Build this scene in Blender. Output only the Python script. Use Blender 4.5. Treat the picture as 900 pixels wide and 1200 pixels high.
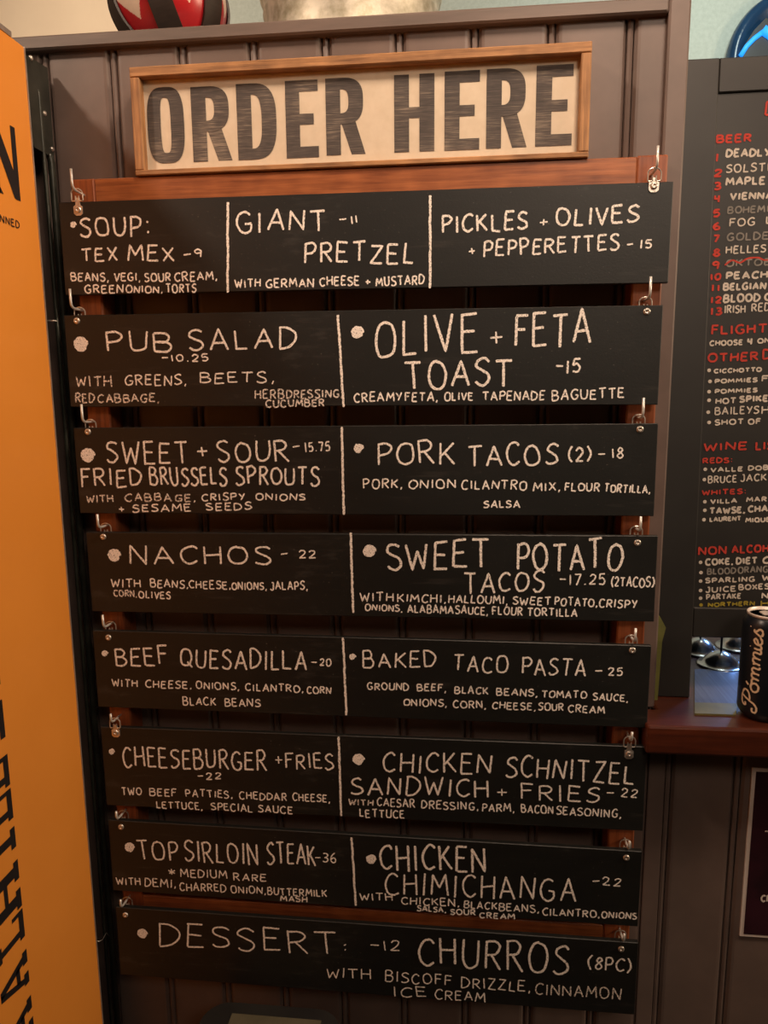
import bpy, math, random
from mathutils import Vector, Matrix
random.seed(7)
S = bpy.context.scene
COL = S.collection
for o in list(bpy.data.objects):
    bpy.data.objects.remove(o)

# ------------------------------------------------------------------ camera
FPX = 870.0
CAM = Vector((0.14237, -1.06043, 1.55))
YAW, PIT, ROL = 0.106061, 0.163122, -0.009155
_cy, _sy, _cp, _sp = math.cos(YAW), math.sin(YAW), math.cos(PIT), math.sin(PIT)
FWD = Vector((-_sy * _cp, _cy * _cp, -_sp))
_r = Vector((_cy, _sy, 0)); _u = _r.cross(FWD)
_c, _s = math.cos(ROL), math.sin(ROL)
RGT = _c * _r + _s * _u
UPV = -_s * _r + _c * _u
cd = bpy.data.cameras.new('camera'); cam = bpy.data.objects.new('camera', cd); COL.objects.link(cam)
cam.matrix_world = Matrix(((RGT.x, UPV.x, -FWD.x, CAM.x), (RGT.y, UPV.y, -FWD.y, CAM.y), (RGT.z, UPV.z, -FWD.z, CAM.z), (0, 0, 0, 1)))
cd.sensor_fit = 'VERTICAL'; cd.sensor_height = 36.0; cd.lens = 36.0 * FPX / 1200.0
cd.clip_start = 0.02
S.camera = cam

# ------------------------------------------------------------------ world, lights, exposure
w = bpy.data.worlds.new('world'); S.world = w; w.use_nodes = True
bg = w.node_tree.nodes['Background']; bg.inputs[0].default_value = (1.0, 0.72, 0.48, 1); bg.inputs[1].default_value = 0.015
def area(name, loc, target, size, power, col):
    l = bpy.data.lights.new(name, 'AREA'); l.shape = 'DISK'; l.size = size; l.energy = power; l.color = col
    o = bpy.data.objects.new(name, l); COL.objects.link(o); o.location = loc
    o.rotation_euler = (Vector(target) - Vector(loc)).to_track_quat('-Z', 'Y').to_euler()
    return o
area('ceiling_lamp_key', (-1.17, -0.92, 2.88), (-0.1, 0.0, 1.7), 0.16, 15.0, (1.0, 0.75, 0.56))
area('ceiling_lamp_right', (0.42, -0.60, 2.70), (0.15, 0.0, 1.8), 0.28, 11.5, (1.0, 0.74, 0.55))
area('ceiling_lamp_room', (0.95, -2.0, 2.92), (0.2, 0.0, 1.95), 0.9, 5.4, (1.0, 0.78, 0.60)).data.spread = math.radians(80)
area('room_lamp_side', (2.3, -0.42, 2.15), (-0.4, -0.25, 1.5), 0.35, 24.0, (1.0, 0.76, 0.52))
area('kitchen_lamp_warm', (-1.0, 0.7, 2.8), (-1.0, 1.5, 2.2), 0.3, 4.4, (1.0, 0.78, 0.58))
area('kitchen_lamp_cool', (0.9, 0.8, 2.8), (0.6, 1.5, 2.2), 0.3, 4.4, (0.86, 1.0, 0.92))
area('bar_led_blue', (0.80, 0.40, 1.36), (0.60, 0.16, 1.10), 0.10, 1.3, (0.18, 0.42, 1.0))
S.view_settings.view_transform = 'Standard'
try: S.view_settings.look = 'None'
except Exception: pass
S.view_settings.exposure = 0.0; S.view_settings.gamma = 1.0
S.view_settings.use_curve_mapping = False

# ------------------------------------------------------------------ measuring helpers (pixel of the photo -> point on a known plane)
def ray(x, y): return FWD + RGT * ((x - 450) / FPX) + UPV * ((600 - y) / FPX)
def atY(x, y, Y): d = ray(x, y); return CAM + d * ((Y - CAM.y) / d.y)
def atX(x, y, X): d = ray(x, y); return CAM + d * ((X - CAM.x) / d.x)
def atZ(x, y, Z): d = ray(x, y); return CAM + d * ((Z - CAM.z) / d.z)

# ------------------------------------------------------------------ materials
def nt(name):
    m = bpy.data.materials.new(name); m.use_nodes = True
    t = m.node_tree; return m, t, t.nodes['Principled BSDF'], t.nodes.new, t.links.new
def coords(N, L, scale=(1, 1, 1), rot=(0, 0, 0)):
    c = N('ShaderNodeTexCoord'); mp = N('ShaderNodeMapping')
    mp.inputs['Scale'].default_value = scale; mp.inputs['Rotation'].default_value = rot
    L(c.outputs['Object'], mp.inputs['Vector']); return mp.outputs['Vector']
def noise(N, L, vec, scale, detail=4, rough=0.6):
    n = N('ShaderNodeTexNoise'); n.inputs['Scale'].default_value = scale
    n.inputs['Detail'].default_value = detail; n.inputs['Roughness'].default_value = rough
    L(vec, n.inputs['Vector']); return n.outputs['Fac']
def ramp(N, L, fac, stops):
    r = N('ShaderNodeValToRGB'); e = r.color_ramp.elements
    e[0].position, e[0].color = stops[0][0], (*stops[0][1], 1)
    e[1].position, e[1].color = stops[-1][0], (*stops[-1][1], 1)
    for p, c in stops[1:-1]:
        k = e.new(p); k.color = (*c, 1)
    L(fac, r.inputs['Fac']); return r.outputs['Color']
def bump(N, L, b, h, strength=0.2, dist=0.001):
    k = N('ShaderNodeBump'); k.inputs['Strength'].default_value = strength; k.inputs['Distance'].default_value = dist
    L(h, k.inputs['Height']); L(k.outputs['Normal'], b.inputs['Normal'])
def mat(name, c1, c2=None, scale=40, rough=0.5, metal=0, stretch=(1, 1, 1), bs=0.15, bd=0.001, lo=0.35, hi=0.65, spec=0.5, coat=0):
    m, t, b, N, L = nt(name)
    b.inputs['Roughness'].default_value = rough; b.inputs['Metallic'].default_value = metal
    b.inputs['Specular IOR Level'].default_value = spec; b.inputs['Coat Weight'].default_value = coat
    v = coords(N, L, stretch); f = noise(N, L, v, scale)
    c2 = c2 or tuple(x * 0.8 for x in c1)
    L(ramp(N, L, f, [(lo, c1), (hi, c2)]), b.inputs['Base Color'])
    if bs: bump(N, L, b, f, bs, bd)
    return m
def wood(name, dark, light, axis, rough=0.45, sc=1.0):
    st = [60 * sc] * 3; st['XYZ'.index(axis)] = 3.0 * sc
    m, t, b, N, L = nt(name)
    v = coords(N, L, tuple(st)); f = noise(N, L, v, 1.0, 6, 0.65)
    v2 = coords(N, L, (22, 22, 22)); g = noise(N, L, v2, 1.0, 2)
    mx = N('ShaderNodeMix'); mx.data_type = 'FLOAT'; mx.inputs[0].default_value = 0.35
    L(f, mx.inputs[2]); L(g, mx.inputs[3])
    L(ramp(N, L, mx.outputs[0], [(0.3, dark), (0.5, tuple((a + c) / 2 for a, c in zip(dark, light))), (0.68, light)]), b.inputs['Base Color'])
    b.inputs['Roughness'].default_value = rough
    bump(N, L, b, f, 0.25, 0.0006); return m
M = {}
M['panel'] = mat('panel_paint', (0.165, 0.116, 0.098), (0.135, 0.096, 0.081), 14, 0.45, bs=0.12)
M['cap'] = mat('cap_paint', (0.17, 0.125, 0.105), (0.12, 0.09, 0.076), 6, 0.5, stretch=(1, 10, 10))
M['rackX'] = wood('rack_stain_x', (0.13, 0.030, 0.009), (0.46, 0.15, 0.05), 'X', 0.4, 3.2)
M['rackZ'] = wood('rack_stain_z', (0.13, 0.030, 0.010), (0.40, 0.11, 0.036), 'Z', 0.4, 3.2)
M['signX'] = wood('sign_frame_x', (0.11, 0.045, 0.016), (0.58, 0.29, 0.115), 'X', 0.65, 4.0)
M['signZ'] = wood('sign_frame_z', (0.11, 0.045, 0.016), (0.58, 0.29, 0.115), 'Z', 0.65, 4.0)
M['canvas'] = mat('sign_canvas', (0.71, 0.60, 0.46), (0.66, 0.55, 0.41), 60, 0.8, bs=0.08)
M['counter'] = wood('counter_varnish', (0.035, 0.008, 0.004), (0.10, 0.022, 0.009), 'X', 0.34, 2.0)
M['black'] = mat('black_enamel', (0.010, 0.010, 0.011), (0.016, 0.016, 0.017), 30, 0.35)
M['blackm'] = mat('black_metal', (0.022, 0.024, 0.018), (0.045, 0.046, 0.036), 30, 0.28, 0.3)
M['menu'] = mat('menu_black', (0.014, 0.012, 0.011), (0.020, 0.018, 0.016), 9, 0.5)
M['orange'] = mat('orange_vinyl', (0.90, 0.325, 0.048), (0.85, 0.30, 0.042), 5, 0.38, bs=0.03)
M['print'] = mat('black_print', (0.012, 0.010, 0.012), (0.016, 0.013, 0.014), 40, 0.5, bs=0)
M['silver'] = mat('silver_edge', (0.62, 0.58, 0.52), (0.5, 0.47, 0.42), 50, 0.3, 0.7, bs=0.05)
M['zinc'] = mat('zinc_hardware', (0.78, 0.70, 0.62), (0.6, 0.54, 0.48), 200, 0.28, 0.75, bs=0.1)
M['hook'] = mat('hook_steel', (0.80, 0.78, 0.74), (0.66, 0.64, 0.6), 200, 0.35, 0.45, bs=0.1)
M['steel'] = mat('brushed_steel', (0.55, 0.56, 0.58), (0.42, 0.43, 0.45), 8, 0.22, 0.95, stretch=(1, 40, 1), bs=0.1)
M['matsteel'] = mat('mat_steel', (0.15, 0.155, 0.20), (0.10, 0.10, 0.14), 8, 0.42, 0.5, stretch=(40, 1, 1), bs=0.1)
M['brass'] = mat('olive_lip', (0.20, 0.17, 0.06), (0.14, 0.12, 0.05), 30, 0.4, 0.2)
M['galv'] = mat('galvanised_tin', (0.62, 0.58, 0.48), (0.32, 0.29, 0.2), 45, 0.5, 0.5, lo=0.38, hi=0.7)
M['cream'] = mat('cream_wall', (0.80, 0.68, 0.52), (0.76, 0.64, 0.49), 6, 0.8)
M['pub'] = mat('pub_wall_brown', (0.16, 0.12, 0.09), (0.13, 0.10, 0.08), 6, 0.7)
M['sage'] = mat('sage_wall', (0.54, 0.61, 0.57), (0.47, 0.54, 0.5), 90, 0.85, bs=0.3)
M['ceil'] = mat('ceiling_paint', (0.32, 0.27, 0.22), (0.28, 0.24, 0.2), 6, 0.9)
M['floor'] = wood('floor_boards', (0.018, 0.015, 0.012), (0.035, 0.028, 0.022), 'X', 0.6, 0.4)
M['redball'] = mat('red_paint', (0.50, 0.018, 0.022), (0.40, 0.012, 0.018), 25, 0.3, bs=0.05)
M['creamball'] = mat('cream_paint', (0.78, 0.60, 0.46), (0.7, 0.52, 0.4), 25, 0.4, bs=0.05)
M['strap'] = mat('dark_strap', (0.035, 0.023, 0.018), (0.022, 0.015, 0.012), 40, 0.5)
M['canbody'] = mat('can_navy', (0.010, 0.012, 0.017), (0.012, 0.015, 0.02), 30, 0.3, 0.2, bs=0)
M['canmetal'] = mat('can_aluminium', (0.80, 0.70, 0.62), (0.72, 0.62, 0.54), 60, 0.4, 0.4, bs=0.05)
M['canprint'] = mat('can_gold_print', (0.72, 0.52, 0.34), (0.66, 0.47, 0.3), 60, 0.5, bs=0)
M['olive'] = mat('olive_card', (0.17, 0.165, 0.035), (0.12, 0.12, 0.03), 30, 0.7)
M['poster'] = mat('poster_burgundy', (0.040, 0.010, 0.018), (0.020, 0.007, 0.011), 14, 0.35, lo=0.4, hi=0.6, bs=0)
M['posterwhite'] = mat('poster_white', (0.72, 0.62, 0.56), (0.66, 0.56, 0.5), 20, 0.6, bs=0)
M['bin'] = mat('bin_plastic', (0.012, 0.012, 0.012), (0.018, 0.018, 0.017), 20, 0.45)
M['binlabel'] = mat('bin_paper', (0.10, 0.09, 0.055), (0.075, 0.068, 0.04), 20, 0.7)
M['ink_white'] = mat('ink_white', (0.66, 0.57, 0.49), (0.52, 0.45, 0.38), 150, 0.8, bs=0)
M['ink_grey'] = mat('ink_grey', (0.26, 0.23, 0.2), (0.18, 0.16, 0.14), 150, 0.8, bs=0)
M['ink_red'] = mat('ink_red', (0.56, 0.045, 0.025), (0.42, 0.03, 0.018), 150, 0.8, bs=0)
M['ink_yellow'] = mat('ink_yellow', (0.36, 0.27, 0.02), (0.26, 0.2, 0.02), 150, 0.8, bs=0)
M['bluedark'] = mat('blue_gloss', (0.012, 0.055, 0.14), (0.010, 0.035, 0.085), 7, 0.2, bs=0)
M['grey'] = mat('grey_panel', (0.04, 0.045, 0.05), (0.05, 0.055, 0.06), 5, 0.4, bs=0)
def emit_mat(name, col, st):
    m, t, b, N, L = nt(name)
    b.inputs['Base Color'].default_value = (*col, 1); b.inputs['Emission Color'].default_value = (*col, 1)
    b.inputs['Emission Strength'].default_value = st; return m
M['neon'] = emit_mat('blue_neon', (0.02, 0.30, 0.95), 1.0)
def board_mat():
    m, t, b, N, L = nt('chalkboard_black')
    v = coords(N, L, (3, 3, 9)); f = noise(N, L, v, 1.6, 5, 0.7)
    v2 = coords(N, L, (1, 1, 1)); g = noise(N, L, v2, 420, 2)
    sp_ = noise(N, L, coords(N, L, (1, 1, 1.6)), 230, 2, 0.5); st_ = noise(N, L, coords(N, L, (6, 6, 70)), 1.0, 4, 0.7)
    BASE = (ramp(N, L, f, [(0.45, (0.0062, 0.0068, 0.0062)), (0.62, (0.009, 0.0093, 0.0085)), (0.76, (0.05, 0.047, 0.043))]))
    for fac, lo_c, hi_c, col in ((sp_, 0.70, 0.78, (0.10, 0.09, 0.08)), (st_, 0.60, 0.80, (0.035, 0.032, 0.029))):
        mxc = N('ShaderNodeMix'); mxc.data_type = 'RGBA'; mxc.inputs[7].default_value = (*col, 1)
        L(ramp(N, L, fac, [(lo_c, (0, 0, 0)), (hi_c, (1, 1, 1))]), mxc.inputs[0]); L(BASE, mxc.inputs[6]); BASE = mxc.outputs[2]
    L(BASE, b.inputs['Base Color'])
    b.inputs['Roughness'].default_value = 0.47; b.inputs['Specular IOR Level'].default_value = 0.55
    bump(N, L, b, g, 0.25, 0.0004); return m
M['board'] = board_mat()
def chalk_mat(name, col, cover):
    m, t, b, N, L = nt(name)
    b.inputs['Base Color'].default_value = (*col, 1); b.inputs['Roughness'].default_value = 1.0
    b.inputs['Specular IOR Level'].default_value = 0.0
    f = noise(N, L, coords(N, L), 620, 3, 0.7)
    r = ramp(N, L, f, [(cover - 0.07, (1, 1, 1)), (cover + 0.06, (0.12, 0.12, 0.12))])
    L(r, b.inputs['Alpha']); return m
M['chalk'] = chalk_mat('chalk', (0.97, 0.90, 0.83), 0.60)
M['chalkfaint'] = chalk_mat('chalk_faint', (0.92, 0.83, 0.75), 0.545)
def letter_mat():
    m, t, b, N, L = nt('weathered_black_print')
    f = noise(N, L, coords(N, L, (40, 40, 1500)), 1.0, 3, 0.6)
    g = noise(N, L, coords(N, L, (14, 14, 14)), 1.0, 3)
    mx = N('ShaderNodeMix'); mx.data_type = 'FLOAT'; mx.inputs[0].default_value = 0.42
    L(f, mx.inputs[2]); L(g, mx.inputs[3])
    L(ramp(N, L, mx.outputs[0], [(0.40, (0.055, 0.046, 0.043)), (0.54, (0.10, 0.082, 0.072)), (0.68, (0.33, 0.265, 0.20))]), b.inputs['Base Color'])
    b.inputs['Roughness'].default_value = 0.8; return m
M['letter'] = letter_mat()

# ------------------------------------------------------------------ mesh helpers
class MB:
    def __init__(s): s.v = []; s.f = []; s.mi = []
    def add(s, vs, fs, mi=0):
        n = len(s.v); s.v += [tuple(p) for p in vs]; s.f += [tuple(i + n for i in f) for f in fs]; s.mi += [mi] * len(fs); return s
    def box(s, x0, x1, y0, y1, z0, z1, c=0.0):
        """box with its eight edges around the Y (front) face chamfered by c"""
        if c <= 0:
            vs = [(x, y, z) for x in (x0, x1) for y in (y0, y1) for z in (z0, z1)]
            return s.add(vs, [(0, 1, 3, 2), (4, 6, 7, 5), (0, 4, 5, 1), (2, 3, 7, 6), (0, 2, 6, 4), (1, 5, 7, 3)])
        rings = []
        for y, k in ((y0, c), (y0 + c, 0), (y1 - c, 0), (y1, c)):
            a, b, d, e = x0 + k, x1 - k, z0 + k, z1 - k; q = c * 0.6
            rings.append([(a + q, y, d), (b - q, y, d), (b, y, d + q), (b, y, e - q), (b - q, y, e), (a + q, y, e), (a, y, e - q), (a, y, d + q)])
        vs = [p for r in rings for p in r]; fs = [tuple(range(8)), tuple(reversed(range(24, 32)))]
        for j in range(3):
            for i in range(8):
                fs.append((j * 8 + i, j * 8 + (i + 1) % 8, j * 8 + 8 + (i + 1) % 8, j * 8 + 8 + i)[::-1])
        return s.add(vs, fs)
    def prism(s, poly, axis, a, b):
        """polygon in the plane across axis, extruded a..b"""
        def P(u, v, w): return {'X': (w, u, v), 'Y': (u, w, v), 'Z': (u, v, w)}[axis]
        n = len(poly); vs = [P(u, v, a) for u, v in poly] + [P(u, v, b) for u, v in poly]
        fs = [tuple(range(n)), tuple(reversed(range(n, 2 * n)))] + [(i, (i + 1) % n, n + (i + 1) % n, n + i)[::-1] for i in range(n)]
        return s.add(vs, fs)
    def tube(s, pts, r, n=8, cap=True):
        pts = [Vector(p) for p in pts]; prev = None; vs = []
        for i, p in enumerate(pts):
            t = (pts[min(i + 1, len(pts) - 1)] - pts[max(i - 1, 0)]).normalized()
            if prev is None:
                a = Vector((0, 0, 1)) if abs(t.z) < 0.9 else Vector((1, 0, 0)); prev = t.cross(a).normalized()
            prev = (prev - t * prev.dot(t)).normalized(); q = t.cross(prev)
            vs += [p + (prev * math.cos(k * math.tau / n) + q * math.sin(k * math.tau / n)) * r for k in range(n)]
        fs = [(i * n + k, i * n + (k + 1) % n, i * n + n + (k + 1) % n, i * n + n + k) for i in range(len(pts) - 1) for k in range(n)]
        if cap: fs += [tuple(reversed(range(n))), tuple(range(len(vs) - n, len(vs)))]
        return s.add(vs, fs)
    def lathe(s, prof, c, axis='Z', n=48):
        """profile of (radius, height) turned about axis through c"""
        vs = []
        for r, h in prof:
            for k in range(n):
                a = k * math.tau / n; u, v = r * math.cos(a), r * math.sin(a)
                d = {'Z': (u, v, h), 'Y': (u, h, v), 'X': (h, u, v)}[axis]
                vs.append((c[0] + d[0], c[1] + d[1], c[2] + d[2]))
        fs = [(j * n + k, j * n + (k + 1) % n, j * n + n + (k + 1) % n, j * n + n + k) for j in range(len(prof) - 1) for k in range(n)]
        fs += [tuple(reversed(range(n))), tuple(range(len(vs) - n, len(vs)))]
        return s.add(vs, fs)
    def obj(s, name, mats, parent=None, smooth=False, org=None):
        """one mesh object; world coordinates are shifted into the parent's (unrotated) frame unless org is given"""
        o0 = Vector(org) if org is not None else (Vector(parent['_o']) if parent is not None and '_o' in parent else Vector((0, 0, 0)))
        me = bpy.data.meshes.new(name)
        me.from_pydata([(p[0] - o0.x, p[1] - o0.y, p[2] - o0.z) for p in s.v], [], s.f)
        for m in (mats if isinstance(mats, (list, tuple)) else [mats]): me.materials.append(M[m])
        for pl, mi in zip(me.polygons, s.mi): pl.material_index = mi; pl.use_smooth = smooth
        me.validate(); me.update()
        o = bpy.data.objects.new(name, me); COL.objects.link(o)
        if parent is not None: o.parent = parent
        return o
def tag(o, label=None, cat=None, group=None, kind=None):
    if label: o['label'] = label
    if cat: o['category'] = cat
    if group: o['group'] = group
    if kind: o['kind'] = kind
    return o
ORG = []
def thing(name, loc, label, cat, group=None, rot=None):
    o = bpy.data.objects.new(name, None); COL.objects.link(o); o.location = loc; o.empty_display_size = 0.02
    o['_o'] = [float(v) for v in loc]; ORG.append(o)
    if rot: o.rotation_euler = rot
    return tag(o, label, cat, group)

# ------------------------------------------------------------------ stroke lettering ('~' = smooth stroke)
GL = {}
def G(ch, wd, spec):
    st = []
    for p in spec.split(';'):
        p = p.strip()
        if not p: continue
        sm = p.startswith('~'); p = p.lstrip('~')
        st.append((sm, [tuple(float(q) for q in t.split(',')) for t in p.split()]))
    GL[ch] = (wd, st)
G('A', .66, '0,0 .33,1 .66,0; .1,.36 .58,.36')
G('B', .58, '0,0 .02,1; ~.0,1 .36,1 .5,.8 .36,.56 .04,.54; ~.04,.54 .42,.52 .58,.28 .4,.02 0,0')
G('C', .6, '~.6,.86 .42,1 .18,.9 .02,.55 .1,.15 .34,0 .6,.14')
G('D', .62, '0,0 .03,1; ~0,1 .3,.98 .58,.72 .6,.4 .36,.07 0,0')
G('E', .52, '0,0 .02,1; 0,1 .5,1; .01,.54 .42,.54; 0,0 .52,.02')
G('F', .5, '.02,0 .02,1; .0,1 .5,1; .02,.55 .42,.55')
G('G', .64, '~.6,.88 .4,1 .16,.88 .02,.5 .12,.12 .36,0 .58,.14 .6,.44; .36,.44 .64,.44')
G('H', .6, '0,0 .02,1; .58,0 .58,1; .02,.5 .58,.54')
G('I', .14, '.07,0 .07,1')
G('J', .45, '~.4,1 .42,.4 .34,.06 .16,0 0,.16; .2,1 .45,1')
G('K', .58, '.02,0 .02,1; .54,1 .04,.44; .16,.56 .58,.02')
G('L', .48, '.04,1 .02,.04 .48,.02')
G('M', .78, '0,0 .1,1 .38,.35 .68,1 .78,0')
G('N', .64, '0,0 .04,1 .58,.02 .62,1')
G('O', .68, '~.36,1 .12,.88 .01,.5 .12,.1 .36,0 .6,.14 .68,.52 .56,.88 .32,1')
G('P', .54, '.04,0 .02,1; ~0,.96 .34,1 .54,.78 .4,.52 .04,.44')
G('Q', .72, '~.36,1 .12,.88 .01,.5 .12,.1 .36,0 .6,.14 .68,.52 .56,.88 .32,1; .42,.24 .72,-.08')
G('R', .58, '.03,0 .02,1; ~0,.97 .34,1 .52,.8 .38,.56 .04,.5; .2,.52 .58,0')
G('S', .54, '~.52,.88 .34,1 .1,.92 .04,.72 .22,.56 .46,.42 .52,.2 .34,.02 .12,.02 0,.14')
G('T', .62, '.31,0 .31,1; 0,.98 .62,1')
G('U', .6, '~.02,1 .01,.45 .08,.1 .3,0 .52,.12 .58,.5 .58,1')
G('V', .6, '0,1 .3,0 .6,1')
G('W', .82, '0,1 .2,0 .42,.7 .62,0 .82,1')
G('X', .58, '0,1 .58,0; .56,1 .02,0')
G('Y', .58, '0,1 .28,.5; .58,1 .2,0')
G('Z', .56, '.02,1 .54,1 0,.02 .56,0')
G('0', .56, '~.3,1 .08,.8 .02,.45 .12,.08 .3,0 .5,.2 .54,.6 .44,.92 .28,1')
G('1', .16, '.08,0 .08,1')
G('2', .5, '~.02,.78 .2,1 .44,.9 .44,.64 .22,.3 0,.02; 0,.02 .5,.02')
G('3', .5, '~.04,.92 .28,1 .46,.8 .34,.56 .16,.52; ~.16,.52 .42,.46 .5,.22 .3,0 .02,.08')
G('4', .5, '.06,1 .04,.48 .48,.48; .42,1 .4,0')
G('5', .5, '~.1,.98 .06,.56 .3,.62 .48,.36 .34,.04 .02,.06; .08,.98 .5,1')
G('6', .5, '~.4,1 .12,.7 .02,.3 .2,0 .44,.1 .46,.36 .26,.5 .04,.32')
G('7', .5, '0,1 .5,1 .18,0')
G('8', .5, '~.26,.54 .06,.72 .24,1 .44,.8 .26,.54 .02,.24 .24,0 .5,.22 .26,.54')
G('9', .48, '~.46,.8 .26,1 .04,.8 .14,.54 .42,.6 .46,.84; .46,.9 .4,0')
G('+', .5, '.25,.1 .25,.9; 0,.5 .5,.5')
G('-', .5, '0,.5 .5,.52')
G('.', .16, '.03,.02 .13,.05; .06,.08 .1,.0')
G(',', .2, '.12,.1 .02,-.2')
G(':', .16, '.05,.10 .11,.22; .05,.66 .11,.78')
G('(', .26, '~.26,1.1 .04,.7 .04,.3 .24,-.1')
G(')', .26, '~0,1.1 .22,.7 .22,.3 .02,-.1')
G('*', .5, '.25,.05 .25,.95; .02,.25 .48,.75; .02,.75 .48,.25')
def catmull(p, n=7):
    if len(p) < 3: return p
    q = [p[0]] + list(p) + [p[-1]]; out = []
    for i in range(1, len(q) - 2):
        a, b, c, d = q[i - 1], q[i], q[i + 1], q[i + 2]
        for k in range(n):
            t = k / n
            out.append(tuple(0.5 * (2 * b[j] + (c[j] - a[j]) * t + (2 * a[j] - 5 * b[j] + 4 * c[j] - d[j]) * t * t + (3 * b[j] - a[j] - 3 * c[j] + d[j]) * t ** 3) for j in (0, 1)))
    return out + [p[-1]]
def word_strokes(text, width, cap, jit, rng):
    gap = 0.26
    tot = sum(GL[c][0] for c in text) + gap * (len(text) - 1)
    k = width / tot; x = 0; out = []
    for c in text:
        wd, st = GL[c]; dy = rng.uniform(-jit, jit) * cap; sc = 1 + rng.uniform(-jit, jit) * 1.1; sl = rng.uniform(-.6, 1) * jit
        for sm, pts in st:
            pp = [((x + u + v * sl + rng.uniform(-jit, jit) * .35) * k, v * cap * sc + dy + rng.uniform(-jit, jit) * .4 * cap) for u, v in pts]
            out.append(catmull(pp) if sm else pp)
        x += wd + gap
    return out
LIFT = [0.0]
def ribbon(mb, pts, wd, rng, place, rough=0.22, step=0.0011):
    """a chalk line: flat strip with uneven edges; place maps (u,v) to a 3-D point"""
    res = []
    for a, b in zip(pts, pts[1:]):
        d = math.hypot(b[0] - a[0], b[1] - a[1]); n = max(1, int(d / step))
        res += [(a[0] + (b[0] - a[0]) * i / n, a[1] + (b[1] - a[1]) * i / n) for i in range(n)]
    res.append(pts[-1])
    if len(res) < 2: return
    vs = []; LIFT[0] += 3e-5
    if LIFT[0] > 3.0e-4: LIFT[0] = 3e-5
    for i, p in enumerate(res):
        LIFT[0] += 1.5e-6
        a, b = res[max(i - 1, 0)], res[min(i + 1, len(res) - 1)]
        tx, ty = b[0] - a[0], b[1] - a[1]; l = math.hypot(tx, ty) or 1; nx, ny = -ty / l, tx / l
        e = 0.7 if i in (0, len(res) - 1) else 1
        h1 = wd / 2 * e * (1 + rng.uniform(-rough, rough)); h2 = wd / 2 * e * (1 + rng.uniform(-rough, rough))
        vs += [place(p[0] + nx * h1, p[1] + ny * h1), place(p[0] - nx * h2, p[1] - ny * h2)]
    mb.add(vs, [(2 * i, 2 * i + 1, 2 * i + 3, 2 * i + 2) for i in range(len(res) - 1)])

# ------------------------------------------------------------------ setting
def struct(name, mb, m, parent=None): 
    o = mb.obj(name, m, parent)
    if parent is None: o['kind'] = 'structure'
    return o
struct('floor', MB().box(-2.6, 2.8, -3.2, 1.9, -0.05, 0), 'floor')
struct('ceiling', MB().box(-2.6, 2.8, -3.2, 1.9, 3.0, 3.05), 'ceil')
sp = atY(200, 10, 1.5).x
struct('wall_back', MB().box(sp, 2.8, 1.5, 1.6, 0, 3.0), 'sage')
struct('wall_back_corner', MB().box(-2.6, sp, 1.46, 1.6, 0, 3.0), 'cream')
struct('wall_left', MB().box(-2.7, -2.6, -3.2, 1.6, 0, 3.0), 'pub')
struct('wall_right', MB().box(2.8, 2.9, -3.2, 1.6, 0, 3.0), 'pub')
struct('wall_rear', MB().box(-2.6, 2.8, -3.3, -3.2, 0, 3.0), 'pub')
ZCAP, CAPT, XEND = 2.031, 0.018, 0.4215
wf = struct('wall_front', MB().box(-1.2, XEND, 0.010, 0.36, 0, ZCAP - CAPT), 'panel')
ZC, CT = 1.0918, 0.042
wb = struct('wall_bar', MB().box(XEND, 1.5, 0.010, 0.36, 0, ZC - CT), 'panel')
PITCH, G0, GAPW = 0.0988, -0.3400, 0.0105
def plank_mesh(x0, x1, z1, c=0.005):
    prof = [(x0, 0.0115), (x0, c), (x0 + c * .8, 0.0005), (x0 + c * 1.5, 0), (x1 - c * 1.5, 0), (x1 - c * .8, 0.0005), (x1, c), (x1, 0.0115)]
    return MB().prism(prof, 'Z', 0.0, z1)
def bead_mesh(xc, z1):
    prof = [(xc - .0045, .0115), (xc - .0045, .006), (xc - .003, .0028), (xc, .0016), (xc + .003, .0028), (xc + .0045, .006), (xc + .0045, .0115)]
    return MB().prism(prof, 'Z', 0.0, z1)
k = -9
while G0 + k * PITCH < 1.4:
    xc = G0 + k * PITCH; xn = xc + PITCH
    a, b = xc + GAPW / 2, xn - GAPW / 2
    root, z1 = (wf, ZCAP - CAPT) if (a + b) / 2 < XEND - .02 else (wb, ZC - CT)
    if a < XEND < b:
        plank_mesh(a, XEND, ZCAP - CAPT).obj('plank', 'panel', wf); plank_mesh(XEND, b, ZC - CT, .0006).obj('plank', 'panel', wb)
    else:
        plank_mesh(a, b, z1).obj('plank', 'panel', root)
    bead_mesh(xc, z1 if xc < XEND else ZC - CT).obj('bead', 'panel', wf if xc < XEND else wb)
    k += 1
tag(MB().box(-1.2, 0.395, -0.012, 0.37, ZCAP - CAPT, ZCAP, 0.0025).obj('top_cap', 'cap', wf))
tag(MB().box(0.395, XEND, -0.012, 0.37, ZC, ZCAP, 0.0025).obj('end_stile', 'panel', wf))
# bar counter, one varnished slab notched round the end stile
cnt = MB().prism([(0.3975, -0.070), (1.5, -0.070), (1.5, 0.42), (XEND + .001, 0.42), (XEND + .001, -0.0125), (0.3975, -0.0125)], 'Z', ZC - CT, ZC).obj('bar_counter', 'counter')
tag(cnt, 'glossy red-brown wooden bar counter under the beer menu', 'counter')
bv = cnt.modifiers.new('soft_edge', 'BEVEL'); bv.width = 0.004; bv.segments = 2; bv.limit_method = 'ANGLE'

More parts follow.
